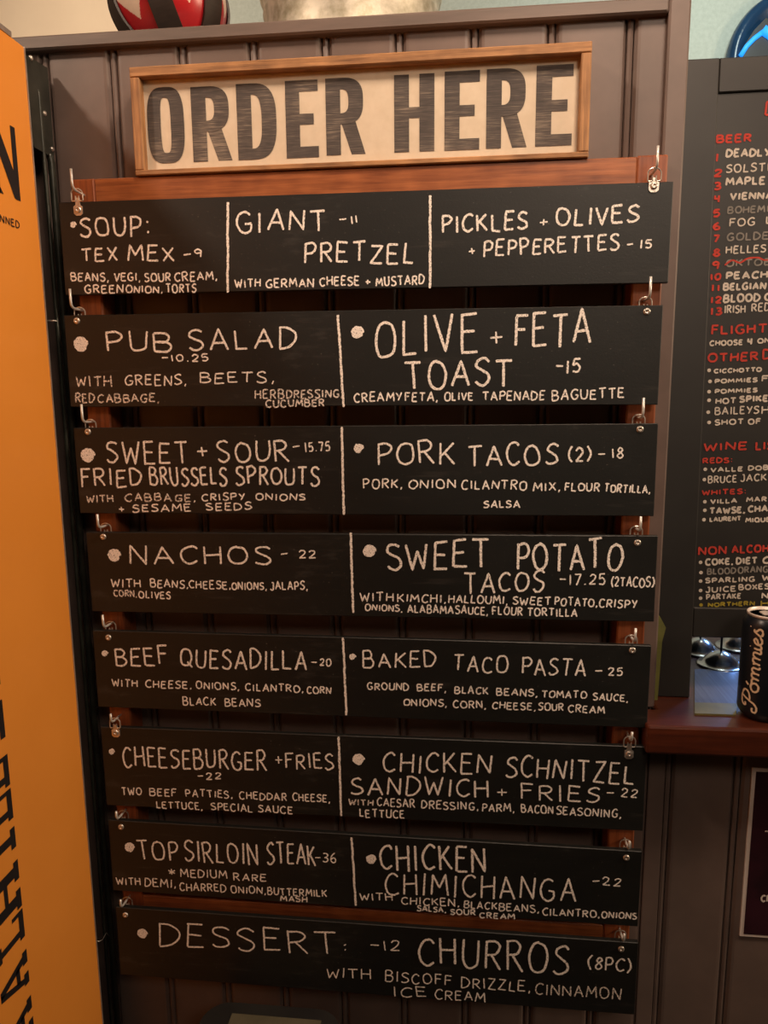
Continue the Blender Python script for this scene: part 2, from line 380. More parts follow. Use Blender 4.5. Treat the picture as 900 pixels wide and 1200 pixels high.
# ------------------------------------------------------------------ rack with hooks
YP = -0.040   # front of the posts
YB = -0.058   # front of the chalkboards
BT = 0.008
rack = thing('menu_rack', (0, 0, 0.72), 'red-brown stained wooden rack with metal hooks holding the chalkboards', 'rack')
MB().box(-0.392, -0.358, YP, 0.001, 0.722, 1.8365, .002).obj('post', 'rackZ', rack)
MB().box(0.358, 0.3955, YP, 0.001, 0.722, 1.8375, .002).obj('post', 'rackZ', rack)
MB().box(-0.3583, 0.3583, YP + .0006, 0.001, 1.798, 1.8362, .0015).obj('top_rail', 'rackX', rack)
MB().box(-0.3583, 0.3583, YP + .0006, 0.001, 0.724, 0.759, .0015).obj('bottom_rail', 'rackX', rack)

# ------------------------------------------------------------------ chalkboards
BH = [.1206, .1252, .1222, .1188, .1196, .1285, .1203, .1205]
BX = [-.0012, -.0061, -.0049, .0021, .0009, .002, .003, .0043]
BZ = [1.8016, 1.6541, 1.5022, 1.3529, 1.2026, 1.0532, .8966, .7488]
BR = [-.159, -.178, .204, .276, -.086, .189, -.32, -.125]
SCREW = [((92, 246), (766, 218)), ((90, 376), (758, 365)), ((103, 506), (750, 503)), ((121, 629), (747, 636)),
         ((127, 747), (741, 762)), ((136, 858), (737, 883)), ((142, 969), (734, 1005)), ((147, 1072), (728, 1112))]
LABEL = ['topmost chalkboard plank listing soup, giant pretzel and pickles',
         'chalkboard plank listing pub salad and olive feta toast',
         'chalkboard plank listing sweet and sour brussels sprouts and pork tacos',
         'chalkboard plank listing nachos and sweet potato tacos',
         'chalkboard plank listing beef quesadilla and baked taco pasta',
         'chalkboard plank listing cheeseburger and chicken schnitzel sandwich',
         'chalkboard plank listing top sirloin steak and chicken chimichanga',
         'lowest chalkboard plank listing dessert churros with ice cream']
# (word, left x, right x, baseline y left, baseline y right, cap height) measured in the photograph
W = [[
 ('SOUP:', 95, 175, 277, 276, 22), ('TEX', 96, 138, 306, 305, 15), ('MEX', 150, 204, 306, 305, 17), ('-9', 216, 237, 303, 301, 10),
 ('BEANS,', 84, 128, 329, 329, 9), ('VEGI,', 134, 165, 329, 329, 9), ('SOUR', 170, 200, 330, 329, 9), ('CREAM,', 205, 255, 330, 328, 10),
 ('GREEN', 100, 145, 344, 343, 9), ('ONION,', 148, 191, 343, 343, 8), ('TORTS', 195, 230, 343, 342, 9),
 ('GIANT', 278, 382, 272, 270, 23), ('-', 398, 406, 261, 260, 8), ('11', 412, 419, 262, 261, 9), ('PRETZEL', 357, 484, 307, 308, 22),
 ('WITH', 276, 305, 337, 336, 9), ('GERMAN', 312, 368, 337, 336, 10), ('CHEESE', 375, 421, 335, 334, 10), ('+', 428, 434, 334, 334, 7), ('MUSTARD', 441, 497, 335, 333, 10),
 ('PICKLES', 518, 618, 273, 269, 20), ('+', 632, 642, 266, 265, 9), ('OLIVES', 652, 747, 264, 261, 20), ('+', 550, 557, 299, 298, 10),
 ('PEPPERETTES', 567, 725, 301, 293, 18), ('-', 735, 742, 292, 291, 9), ('15', 750, 763, 291, 291, 10)],
[('PUB', 125, 202, 411, 411, 22), ('SALAD', 223, 347, 411, 408, 23), ('-10.25', 190, 244, 424, 423, 8), ('WITH', 90, 131, 453, 452, 12),
 ('GREENS,', 147, 219, 452, 451, 12), ('BEETS,', 235, 322, 449, 448, 12), ('RED', 89, 111, 472, 472, 10), ('CABBAGE,', 115, 187, 471, 471, 9),
 ('HERB', 299, 333, 467, 467, 10), ('DRESSING,', 336, 402, 467, 465, 9), ('CUCUMBER', 312, 380, 477, 476, 8),
 ('OLIVE', 440, 559, 418, 412, 42), ('+', 575, 590, 404, 403, 18), ('FETA', 604, 691, 407, 403, 38), ('TOAST', 476, 600, 456, 451, 30), ('-15', 651, 679, 437, 437, 15),
 ('CREAMY', 415, 471, 471, 470, 10), ('FETA,', 475, 513, 470, 470, 10), ('OLIVE', 521, 554, 469, 469, 9), ('TAPENADE', 566, 638, 469, 469, 10), ('BAGUETTE', 647, 731, 469, 466, 11)],
[('SWEET', 126, 221, 543, 542, 24.5), ('+', 232, 244, 537, 536, 13), ('SOUR', 256, 338, 542, 540, 24), ('-', 344, 352, 529, 528, 10), ('15.75', 358, 387, 530, 528, 11),
 ('FRIED', 96, 167, 570, 569, 20.5), ('BRUSSELS', 177, 266, 569, 568, 20.5), ('SPROUTS', 277, 374, 568, 568, 20.5),
 ('WITH', 102, 133, 589, 588, 8), ('CABBAGE,', 147, 230, 587, 587, 8), ('CRISPY', 237, 287, 587, 586, 8), ('ONIONS', 300, 358, 586, 586, 7),
 ('+', 140, 146, 600, 600, 7), ('SESAME', 156, 224, 600, 599, 8), ('SEEDS', 242, 295, 598, 597, 8),
 ('PORK', 443, 532, 545, 544, 25), ('TACOS', 549, 653, 545, 544, 24), ('(2)', 666, 692, 540, 540, 16), ('-', 701, 709, 537, 537, 10), ('18', 717, 730, 537, 537, 12),
 ('PORK,', 426, 472, 572, 572, 10), ('ONION', 479, 534, 572, 572, 10), ('CILANTRO', 541, 617, 573, 574, 10), ('MIX,', 625, 657, 575, 575, 10), ('FLOUR', 662, 702, 575, 576, 9), ('TORTILLA,', 708, 762, 576, 578, 9),
 ('SALSA', 567, 609, 595, 595, 8)],
[('NACHOS', 153, 318, 662, 660, 21), ('-', 330, 338, 655, 654, 9), ('22', 351, 370, 654, 653, 9), ('WITH', 131, 165, 688, 688, 9), ('BEANS,', 177, 221, 688, 689, 9),
 ('CHEESE,', 222, 271, 689, 690, 9), ('ONIONS,', 272, 313, 691, 691, 8), ('JALAPS,', 317, 361, 691, 691, 9), ('CORN,', 134, 161, 699, 699, 7), ('OLIVES', 163, 200, 700, 702, 8),
 ('SWEET', 455, 573, 667, 664, 31), ('POTATO', 606, 728, 667, 666, 31), ('TACOS', 545, 637, 694, 693, 23), ('-17.25', 656, 709, 685, 685, 12), ('(2TACOS)', 716, 766, 687, 688, 11),
 ('WITH', 422, 461, 704, 704, 10), ('KIMCHI,', 466, 523, 705, 706, 9), ('HALLOUMI,', 526, 595, 706, 708, 9), ('SWEET', 601, 645, 708, 709, 9), ('POTATO,', 650, 700, 709, 711, 9), ('CRISPY', 702, 746, 711, 713, 9),
 ('ONIONS,', 428, 472, 715, 717, 7), ('ALABAMA', 478, 531, 718, 719, 9), ('SAUCE,', 534, 572, 719, 720, 9), ('FLOUR', 577, 612, 720, 721, 9), ('TORTILLA', 618, 676, 721, 723, 9)],
[('BEEF', 137, 198, 780, 779, 21), ('QUESADILLA', 212, 359, 781, 785, 21), ('-', 365, 372, 780, 780, 9), ('20', 375, 388, 780, 780, 8),
 ('WITH', 132, 161, 804, 805, 8), ('CHEESE,', 171, 225, 805, 807, 8), ('ONIONS,', 230, 281, 807, 808, 8), ('CILANTRO,', 288, 356, 809, 811, 8), ('CORN', 360, 388, 812, 813, 8),
 ('BLACK', 215, 253, 826, 827, 9), ('BEANS', 264, 305, 827, 828, 9),
 ('BAKED', 426, 511, 781, 782, 18), ('TACO', 531, 594, 786, 788, 18), ('PASTA', 612, 686, 790, 793, 19), ('-', 697, 706, 790, 790, 9), ('25', 713, 729, 791, 791, 9),
 ('GROUND', 431, 479, 808, 809, 8), ('BEEF,', 489, 523, 809, 810, 8), ('BLACK', 533, 572, 812, 813, 8), ('BEANS,', 582, 630, 814, 816, 8), ('TOMATO', 635, 687, 817, 818, 8), ('SAUCE,', 695, 736, 820, 822, 8),
 ('ONIONS,', 473, 524, 826, 828, 8), ('CORN,', 531, 570, 829, 830, 8), ('CHEESE,', 577, 628, 830, 832, 8), ('SOUR', 631, 660, 832, 833, 8), ('CREAM', 666, 708, 834, 836, 8)],
[('CHEESEBURGER', 145, 312, 897, 902, 22), ('+', 323, 331, 895, 895, 10), ('FRIES', 335, 391, 900, 901, 17), ('-22', 232, 259, 913, 913, 7),
 ('TWO', 143, 166, 931, 931, 8), ('BEEF', 176, 207, 932, 933, 8), ('PATTIES,', 218, 273, 933, 935, 8), ('CHEDDAR', 281, 336, 936, 938, 8), ('CHEESE,', 343, 387, 938, 940, 8),
 ('LETTUCE,', 184, 238, 947, 949, 8), ('SPECIAL', 248, 296, 949, 951, 8), ('SAUCE', 303, 343, 951, 953, 8),
 ('CHICKEN', 449, 575, 903, 907, 22), ('SCHNITZEL', 593, 742, 909, 918, 23), ('SANDWICH', 412, 572, 930, 934, 20), ('+', 582, 594, 933, 933, 11), ('FRIES', 611, 702, 936, 941, 18), ('-', 711, 719, 934, 934, 10), ('22', 728, 746, 934, 935, 10),
 ('WITH', 409, 437, 943, 944, 7), ('CAESAR', 442, 486, 944, 946, 9), ('DRESSING,', 494, 561, 947, 949, 9), ('PARM,', 565, 603, 950, 951, 9), ('BACON', 611, 648, 952, 953, 9), ('SEASONING,', 652, 728, 954, 958, 9), ('LETTUCE', 422, 474, 957, 958, 9)],
[('TOP', 163, 209, 1006, 1007, 22), ('SIRLOIN', 218, 303, 1009, 1012, 23), ('STEAK', 314, 370, 1012, 1014, 24), ('-', 370, 376, 1010, 1010, 9), ('36', 378, 394, 1010, 1011, 11),
 ('*', 198, 206, 1025, 1025, 7), ('MEDIUM', 212, 266, 1027, 1029, 9), ('RARE', 274, 312, 1031, 1033, 8), ('WITH', 137, 165, 1036, 1037, 8), ('DEMI,', 170, 207, 1038, 1040, 9),
 ('CHARRED', 211, 265, 1043, 1045, 9), ('ONION,', 271, 312, 1046, 1047, 8), ('BUTTERMILK', 314, 383, 1048, 1051, 8), ('MASH', 329, 360, 1056, 1057, 6),
 ('CHICKEN', 446, 569, 1018, 1021, 29), ('CHIMICHANGA', 452, 674, 1047, 1056, 25), ('-22', 694, 727, 1037, 1038, 9),
 ('WITH', 422, 460, 1054, 1055, 8), ('CHICKEN,', 471, 539, 1059, 1062, 8), ('BLACK', 544, 582, 1064, 1066, 8), ('BEANS,', 585, 632, 1067, 1069, 8), ('CILANTRO,', 636, 703, 1072, 1075, 8), ('ONIONS', 705, 746, 1075, 1077, 7),
 ('SALSA,', 489, 523, 1067, 1069, 6), ('SOUR', 528, 557, 1071, 1072, 6), ('CREAM', 562, 603, 1075, 1077, 6)],
[('DESSERT', 188, 395, 1108, 1119, 25), (':', 402, 407, 1114, 1114, 11), ('-12', 434, 468, 1113, 1114, 12), ('CHURROS', 491, 665, 1129, 1143, 33), ('(8PC)', 689, 739, 1135, 1139, 14),
 ('WITH', 383, 434, 1145, 1147, 11), ('BISCOFF', 452, 529, 1150, 1154, 12), ('DRIZZLE,', 541, 622, 1157, 1162, 12), ('CINNAMON', 627, 727, 1165, 1171, 12), ('ICE', 461, 500, 1167, 1168, 11), ('CREAM', 510, 568, 1170, 1174, 11)]]
FAINT = {(1, 'WITH'), (1, 'RED'), (1, 'CABBAGE,'), (1, 'HERB'), (1, 'DRESSING,'), (1, 'CUCUMBER'), (2, 'WITH'), (2, 'CABBAGE,'), (3, 'CORN,'), (5, 'WITH'), (7, 'CINNAMON')}
DOT = [[(86, 264, 3.2)], [(95, 404, 8), (419, 390, 6.5)], [(103, 534, 8), (420, 526, 5)], [(134, 651, 7.5), (433, 646, 7)], [(123, 766, 3.6), (413, 770, 3.6)],
       [(131, 881, 3.6), (420, 890, 6.8)], [(152, 993, 6.2), (435, 1007, 6)], [(167, 1094, 6.5)]]
DIV = [[(267, 237, 267, 343), (504, 229, 504, 338)], [(396, 369, 403, 477)], [(400.5, 500, 403, 603)], [(411, 624, 414, 718)], [(402, 747, 406, 838)], [(397, 863, 400, 956)], [(412, 981, 417, 1061)], []]
rng = random.Random(3)
for i in range(8):
    ctr = Vector((BX[i], YB + BT / 2, BZ[i])); th = math.radians(BR[i])
    bd = thing('chalkboard', ctr, LABEL[i], 'chalkboard', 'chalkboards hung on the rack', rot=(0, -th, 0))
    h = BH[i]; hb = BT / 2
    MB().box(-.4, .4, -hb, hb, -h, 0, .0009).obj('panel', 'board', bd, org=(0, 0, 0))
    ct, sn = math.cos(th), math.sin(th)
    def loc(x, y):
        p = atY(x, y, YB); dx, dz = p.x - ctr.x, p.z - ctr.z
        return (dx * ct + dz * sn, -dx * sn + dz * ct)
    YF = -hb - .0004
    for wd in W[i]:
        text, x0, x1, y0, y1, cp = wd
        a, b, c = loc(x0, y0), loc(x1, y1), loc((x0 + x1) / 2, (y0 + y1) / 2 - cp)
        L0 = math.hypot(b[0] - a[0], b[1] - a[1]); ux, uz = (b[0] - a[0]) / L0, (b[1] - a[1]) / L0
        cap = abs((c[0] - a[0]) * -uz + (c[1] - a[1]) * ux)
        sw = 0.0035 if cp >= 28 else (0.0029 if cp >= 20 else (0.0026 if cp >= 13 else 0.0020))
        mb = MB()
        for st in word_strokes(text, L0, cap, 0.07, rng):
            ribbon(mb, st, sw, rng, lambda u, v: (a[0] + ux * u - uz * v, YF - LIFT[0], a[1] + uz * u + ux * v))
        fa = (i, text) in FAINT
        o = mb.obj('chalk_word', 'chalkfaint' if fa else 'chalk', bd, org=(0, 0, 0))
        if text.strip('-+*:').isalpha() and text != 'BISCOFF': o['label'] = 'chalk lettering reading ' + text
    for (x0, y0, x1, y1) in DIV[i]:
        a, b = loc(x0, y0), loc(x1, y1); mb = MB()
        n = 14; pts = [(a[0] + (b[0] - a[0]) * t / n + rng.uniform(-.0004, .0004), a[1] + (b[1] - a[1]) * t / n) for t in range(n + 1)]
        ribbon(mb, pts, .0032, rng, lambda u, v: (u, YF - LIFT[0], v), .3)
        mb.obj('chalk_divider', 'chalk', bd, org=(0, 0, 0))
    for (x, y, r) in DOT[i]:
        c = loc(x, y); R_ = r * 0.00118; mb = MB(); pts = []
        turns = 3.2 if r > 5 else 1.6
        for q in range(60):
            t = q / 59; aa = t * turns * math.tau; rr = R_ * (1 - .92 * t)
            pts.append((c[0] + rr * math.cos(aa) * rng.uniform(.93, 1.07), c[1] + rr * math.sin(aa) * rng.uniform(.93, 1.07)))
        ribbon(mb, pts, R_ * (.44 if r > 5.5 else .75), rng, lambda u, v: (u, YF - LIFT[0], v), .3, .0008)
        mb.obj('chalk_dot', 'chalk', bd, org=(0, 0, 0))
    # hangers and the hooks they hang from
    front = i in (0, 5)
    for side in (0, 1):
        sx, sz = loc(*SCREW[i][side])
        yf = -hb if front else hb; sg = -1 if front else 1
        ring0 = 0.001 if front else -0.004
        if i == 5: ring0 = 0.0
        mb = MB(); y = yf + sg * .0014
        rr, hh = .0079, .0102
        pts = [(sx - .0022, y, ring0 + .0062), (sx - .0022, y, ring0 + .0004), (sx - .0030, y, ring0 - .0002), (sx - rr + .0008, y, ring0 - .0002), (sx - rr, y, ring0 + .001)]
        arc = [(sx - rr * math.cos(t * math.pi / 12), y, ring0 + hh - .0015 + rr * 0.85 * math.sin(t * math.pi / 12)) for t in range(13)]
        pts += arc + [(2 * sx - p[0], p[1], p[2]) for p in reversed(pts)]
        mb.tube(pts, .0009, 8)
        if front:
            pl = [(sx - .0028, ring0 + .004), (sx + .0028, ring0 + .004), (sx + .0032, sz + .006), (sx + .0062, sz + .004), (sx + .0060, sz - .005), (sx + .003, sz - .0075), (sx - .003, sz - .0075), (sx - .0060, sz - .005), (sx - .0062, sz + .004), (sx - .0032, sz + .006)]
        else:
            pl = [(sx - .0028, ring0 + .004), (sx + .0028, ring0 + .004), (sx + .006, sz + .004), (sx + .006, sz - .008), (sx - .006, sz - .008), (sx - .006, sz + .004)]
        mb.prism(pl, 'Y', yf - .0002 * sg, yf + .0014 * sg)
        hg = mb.obj('hanger', 'zinc', bd, smooth=False, org=(0, 0, 0))
        s0 = -hb - (.0014 if front else 0)
        q = MB().lathe([(.0046, s0 + .0004), (.0046, s0 - .0006), (.0040, s0 - .0016), (.0026, s0 - .0022), (.0014, s0 - .0019), (.0012, s0 - .0006), (.0004, s0 - .0006)], (sx, 0, sz), 'Y', 20)
        q.obj('rivet', 'zinc', hg, smooth=True, org=(0, 0, 0))
        # hook on the post
        top = ring0 + hh - .0015 + rr * .85 - .0009
        P = Vector((ctr.x + sx * ct - (top - .0022) * sn, 0, ctr.z + sx * sn + (top - .0022) * ct))
        drop = [0.0, .0, .0, .0, .0, -.0005, 0, 0][i]; up = .017 if i < 3 else (.012 if i < 5 else .007)
        hk = [(P.x, YP + .006, P.z - .0005), (P.x, YP - .012, P.z - .0003), (P.x, YP - .022, P.z), (P.x, YP - .027, P.z + .0012), (P.x, YP - .0298, P.z + .004), (P.x, YP - .0305, P.z + .008), (P.x, YP - .0306, P.z + .008 + up)]
        MB().tube(hk, .0017, 10).obj('hook', 'hook', rack, smooth=True)

# ------------------------------------------------------------------ ORDER HERE sign, standing on the rack's top rail
sg = thing('order_sign', (0, -0.02, 1.8368), 'wood-framed cream sign reading ORDER HERE in weathered black capitals', 'sign')
YS0, YS1, X0, X1, Z0, Z1, FW = -.044, -.004, -.2975, .2972, 1.8368, 1.9712, .0125
MB().box(X0, X1, YS0, YS1, Z1 - FW, Z1, .0012).obj('frame_rail', 'signX', sg)
MB().box(X0, X1, YS0, YS1, Z0, Z0 + FW * .55, .0012).obj('frame_rail', 'signX', sg)
MB().box(X0, X0 + FW, YS0 + .0004, YS1, Z0 + FW * .55, Z1 - FW, .0012).obj('frame_stile', 'signZ', sg)
MB().box(X1 - FW, X1, YS0 + .0004, YS1, Z0 + FW * .55, Z1 - FW, .0012).obj('frame_stile', 'signZ', sg)
YC = -.030
MB().box(X0 + .004, X1 - .004, YC, YS1 - .001, Z0 + .003, Z1 - .004).obj('canvas', 'canvas', sg)
def loop(fn, n=40): return [fn(i / n) for i in range(n)]
def sup(cx, cz, a, b, e, n=48):
    out = []
    for i in range(n):
        t = i * math.tau / n; c, s = math.cos(t), math.sin(t)
        out.append((cx + a * math.copysign(abs(c) ** (2 / e), c), cz + b * math.copysign(abs(s) ** (2 / e), s)))
    return out
def big_letter(ch, x0, x1, z0, z1):
    w_, h_ = x1 - x0, z1 - z0; mb = MB(); y = YC - .0005
    def quad(*p): mb.add([(x0 + u * w_, y, z0 + v * h_) for u, v in p], [tuple(range(len(p)))])
    def strip(A, B, closed):
        n = len(A); vs = [(x0 + u * w_, y, z0 + v * h_) for u, v in A] + [(x0 + u * w_, y, z0 + v * h_) for u, v in B]
        mb.add(vs, [(i, (i + 1) % n, n + (i + 1) % n, n + i) for i in range(n if closed else n - 1)])
    s = .37; t = .145
    if ch == 'O':
        strip(sup(.5, .5, .5, .5, 3.2), sup(.5, .5, .5 - s * .98, .5 - t * .95, 3.6), True)
    elif ch == 'E':
        quad((0, 0), (s + .06, 0), (s + .06, 1), (0, 1)); k = s + .06
        quad((k, 0), (1, 0), (1, t), (k, t)); quad((k, 1 - t), (1, 1 - t), (1, 1), (k, 1)); quad((k, .43), (.86, .43), (.86, .57), (k, .57))
    elif ch == 'H':
        quad((0, 0), (s, 0), (s, 1), (0, 1)); quad((1 - s, 0), (1, 0), (1, 1), (1 - s, 1)); quad((s, .44), (1 - s, .44), (1 - s, .58), (s, .58))
    elif ch in 'DR':
        quad((0, 0), (s, 0), (s, 1), (0, 1))
        lo = 0.0 if ch == 'D' else .40
        cz = (1 + lo) / 2; b = (1 - lo) / 2
        ox = 1.0 if ch == 'D' else .95
        N_ = 25; A = []; B = []
        for i in range(N_):
            a_ = math.pi / 2 - math.pi * i / (N_ - 1); c, q = max(0.0, math.cos(a_)), math.sin(a_); e = 2.9
            A.append((s + (ox - s) * c ** (2 / e), cz + b * math.copysign(abs(q) ** (2 / e), q)))
            B.append((s + (ox - s - s) * c ** (2 / e), cz + (b - t) * math.copysign(abs(q) ** (2 / e), q)))
        strip(A, B, False)
        if ch == 'R':
            y = YC - .0002; quad((s + .02, .42), (s + .36, .47), (1.0, 0), (.645, 0))
    return mb
for ch, px0, px1, yt, yb in [('O', 173, 216, 102, 191.5), ('R', 225, 271, 101, 189), ('D', 278, 324, 97.5, 187), ('E', 335, 373, 94, 185), ('R', 382, 428, 91, 181.5),
                             ('H', 462, 509, 87, 178), ('E', 521, 562, 83, 176), ('R', 570, 618, 80, 173.5), ('E', 628, 671, 76, 171)]:
    a = atY((px0 + px1) / 2, yt, YC); b = atY((px0 + px1) / 2, yb, YC)
    xa, xb = atY(px0, (yt + yb) / 2, YC).x, atY(px1, (yt + yb) / 2, YC).x
    o = big_letter(ch, xa, xb, b.z, a.z).obj('letter', 'letter', sg); o['label'] = 'weathered black capital ' + ch

# ------------------------------------------------------------------ orange fridge at the left
XF = -0.425
cor = None
lo_, hi_ = -0.2, 0.05
fr = thing('beer_fridge', (XF - .3, -.42, 0), 'orange-sided fridge with black lettering beside the menu rack', 'fridge')
YE = atX(28, 55, XF).y                      # far edge of the orange side
ZT = atX(28, 55, XF).z
YN = -0.74
MB().box(XF - .60, XF - .012, YN, YE + .004, .06, ZT - .004, .006).obj('cabinet_body', 'black', fr)
MB().box(XF - .012, XF, YN, YE, .05, ZT, .0012).obj('side_panel', 'orange', fr)
MB().box(XF - .013, XF + .0008, YE - .0002, YE + .0016, .05, ZT).obj('edge_trim', 'silver', fr)
MB().box(XF - .016, XF + .001, YN, atX(13, 45, XF).y, ZT - .0005, ZT + .006).obj('edge_trim', 'silver', fr)
for fx in (XF - .57, XF - .05):
    for fy in (YN + .05, YE - .05):
        MB().lathe([(.018, 0), (.02, .006), (.014, .02), (.012, .062)], (fx, fy, 0), 'Z', 16).obj('foot', 'black', fr, smooth=True)
YR = atX(58, 75, XF).y                      # rear of the black corner bracket
zb = atX(65, 185, XF).z
MB().prism([(YE + .003, ZT - .006), (YR, ZT - .001), (YR, zb), (YE + .012, zb), (YE + .003, zb + .01)], 'X', XF - .010, XF - .003).obj('corner_bracket', 'blackm', fr)
MB().box(XF - .60, XF - .014, YE + .002, YR, ZT - .016, ZT - .005).obj('rear_top_plate', 'blackm', fr)
MB().box(XF - .30, XF - .02, YE + .002, YE + .018, .12, ZT - .02).obj('rear_grille', 'black', fr)
for py, r, zz in ((YR - .007, .0050, zb + .004), (YR - .026, .0028, ZT - .035)):
    MB().tube([(XF - .004, py, .10), (XF - .004, py, 1.0), (XF - .004, py, zz - .012), (XF - .005, py - .001, zz - .004), (XF - .009, py - .004, zz)], r, 12).obj('rear_pipe', 'blackm', fr, smooth=True)
for q in range(32):
    z = 1.90 - q * .040
    MB().tube([(XF - .045, YE + .006, z), (XF - .02, YE + .010, z), (XF - .012, YE + .013, z - .004), (XF - .010, YE + .0135, z - .010), (XF - .012, YE + .013, z - .016), (XF - .02, YE + .010, z - .02), (XF - .045, YE + .006, z - .02)], .0022, 6).obj('condenser_coil', 'blackm', fr, smooth=True)
for (px, py) in ((54, 133), (68, 178), (38, 68)):
    p = atX(px, py, XF - .001)
    MB().lathe([(.0034, -.002), (.0034, .0006), (.0022, .0018), (.0004, .002)], (XF - .0028, min(p.y, YR - .005), p.z), 'X', 14).obj('screw', 'zinc', fr, smooth=True)
p = atX(59, 376, XF); 
MB().tube([(XF - .01, p.y, p.z), (XF + .002, p.y, p.z), (XF + .008, p.y + .002, p.z)], .0012, 8).obj('pin', 'zinc', fr, smooth=True)
p = atX(118, 1103, XF); q0 = atX(129, 1098, XF)
MB().tube([(XF - .012, p.y - .006, p.z + .004), (XF - .002, p.y, p.z), (XF, p.y + .006, p.z - .002), (XF, (p.y + q0.y) / 2 + .004, p.z), (XF, q0.y, q0.z)], .0006, 6).obj('loose_wire', 'zinc', fr, smooth=True)
def fpoly(mb, pts, dx=.0006): mb.add([(XF + dx, *[getattr(atX(x, y, XF), c) for c in 'yz']) for x, y in pts], [tuple(range(len(pts)))])
# big condensed N and the small line under it
yz = lambda x, y: (atX(x, y, XF).y, atX(x, y, XF).z)
r1, r2 = yz(13.5, 148), yz(21.5, 235)
yr, zt, zbm = (r1[0] + r2[0]) / 2, r1[1], r2[1]
def side_poly(name, polys, m='print'):
    mb = MB()
    for pl in polys: mb.add([(XF + .0006, y_, z_) for y_, z_ in pl], [tuple(range(len(pl)))])
    return mb.obj(name, m, fr)
hN = zt - zbm; sw = .010
def bigN(y1):
    y0 = y1 - .052
    return [[(y1 - sw, zbm), (y1, zbm), (y1, zt), (y1 - sw, zt)], [(y0, zbm), (y0 + sw, zbm), (y0 + sw, zt), (y0, zt)],
            [(y1 - sw - .0025, zbm + .001), (y1 - sw, zbm + .0001), (y1 - sw, zbm + .034), (y0 + sw, zt), (y0 + sw, zt - .034)],
            [(y0 - .006, zbm), (y0 + sw + .006, zbm), (y0 + sw, zbm + .007), (y0, zbm + .007)]]
o = side_poly('letter', bigN(yr + .005)); o['label'] = 'tall black capital N'
o = side_poly('letter', [[(a_ - .072, b_) for a_, b_ in pl] for pl in [
    [(yr - .05, zbm), (yr - .04, zbm), (yr - .04, zt), (yr - .05, zt)], [(yr - .02, zbm), (yr - .01, zbm), (yr - .01, zt), (yr - .02, zt)], [(yr - .04, zt - .012), (yr - .02, zt - .012), (yr - .02, zt), (yr - .04, zt)], [(yr - .04, zbm), (yr - .02, zbm), (yr - .02, zbm + .012), (yr - .04, zbm + .012)]]])
o['label'] = 'tall black capital O'
e0 = yz(22.5, 268); mb = MB()
for st in word_strokes('NNED', .040, .0085, 0.0, rng):
    ribbon(mb, st, .0016, rng, lambda u, v: (XF + .0006 + LIFT[0], e0[0] - .040 + u, e0[1] + v), 0)
mb.obj('small_print', 'print', fr)
# slab capitals running up the side: base line towards the wall, tops towards the room
yb_ = (yz(33, 1150)[0] + yz(11, 900)[0]) / 2
def slab(ch, z0, z1, capw=.058):
    """letter z0..z1 along the reading direction (up), drawn in (t along, h above base)"""
    n = z1 - z0; P = lambda t, h: (yb_ - h * capw, z0 + t * n)
    R4 = lambda a, b, c, d: [P(a, c), P(b, c), P(b, d), P(a, d)]
    sh = .17
    sets = {'A': [[P(-.02, 0), P(.34, 0), P(.34, sh), P(-.02, sh)], [P(.62, 0), P(1.02, 0), P(1.02, sh), P(.62, sh)], [P(.06, sh), P(.24, sh), P(.56, 1), P(.36, 1)], [P(.70, sh), P(.93, sh), P(.66, 1), P(.44, 1)], [P(.25, .30), P(.74, .30), P(.72, .43), P(.29, .43)]],
            'L': [R4(0, 1, 0, sh), R4(.86, 1, sh, .40), R4(.14, .36, sh, 1 - sh), R4(0, .52, 1 - sh, 1)],
            'H': [R4(0, .40, 0, sh), R4(.60, 1, 0, sh), R4(.09, .31, sh, 1 - sh), R4(.69, .91, sh, 1 - sh), R4(0, .40, 1 - sh, 1), R4(.60, 1, 1 - sh, 1), R4(.31, .69, .44, .57)],
            'I': [R4(0, 1, 0, sh), R4(.3, .7, sh, 1 - sh), R4(0, 1, 1 - sh, 1)],
            'E': [R4(0, 1, 0, sh), R4(.86, 1, sh, .34), R4(.14, .36, sh, 1 - sh), R4(0, 1, 1 - sh, 1), R4(.86, 1, .66, 1 - sh), R4(.36, .66, .44, .57)]}
    o = side_poly('letter', sets[ch]); o['label'] = 'black slab capital ' + ch
def zpx(y): return atX(33 - (1150 - y) * .088, y, XF).z
for ch, ylo, yhi in [('A', 1205, 1168), ('A', 1150, 1113), ('L', 1097, 1064), ('H', 1061, 1006), ('I', 991, 967), ('L', 957, 922), ('E', 918, 882), ('I', 862, 818), ('L', 800, 765)]:
    slab(ch, zpx(ylo), zpx(yhi))

# ------------------------------------------------------------------ beer menu standing on the counter
YM, LEAN = 0.030, math.radians(2.3)
mcx = 0.78
MO = Vector((mcx, YM, ZC)); MN = Vector((0, math.cos(LEAN), -math.sin(LEAN))); ME = Vector((0, math.sin(LEAN), math.cos(LEAN)))
def atM(x, y, yl=0.0):
    d = ray(x, y); t = ((MO - CAM).dot(MN) + yl) / d.dot(MN); p = CAM + d * t - MO
    return Vector((p.x, yl, p.dot(ME)))
bm = thing('beer_menu', MO, 'black-framed beer and wine menu board with red and white lettering on the counter', 'menu board', rot=(-LEAN, 0, 0))
mx0, mx1 = XEND + .002 - mcx, 1.12 - mcx
si = (atM(838, 95).x + atM(831, 400).x + atM(813, 740).x) / 3
zt_, zr = atM(850, 67).z, atM(870, 107).z
zq1, zq0 = atM(860, 713).z, atM(860, 748).z
OO = (0, 0, 0)
MB().box(mx0, si, 0, .030, .0004, zt_, .0015).obj('frame_stile', 'menu', bm, org=OO)
MB().box(mx1 - .048, mx1, 0, .030, .0004, zt_, .0015).obj('frame_stile', 'menu', bm, org=OO)
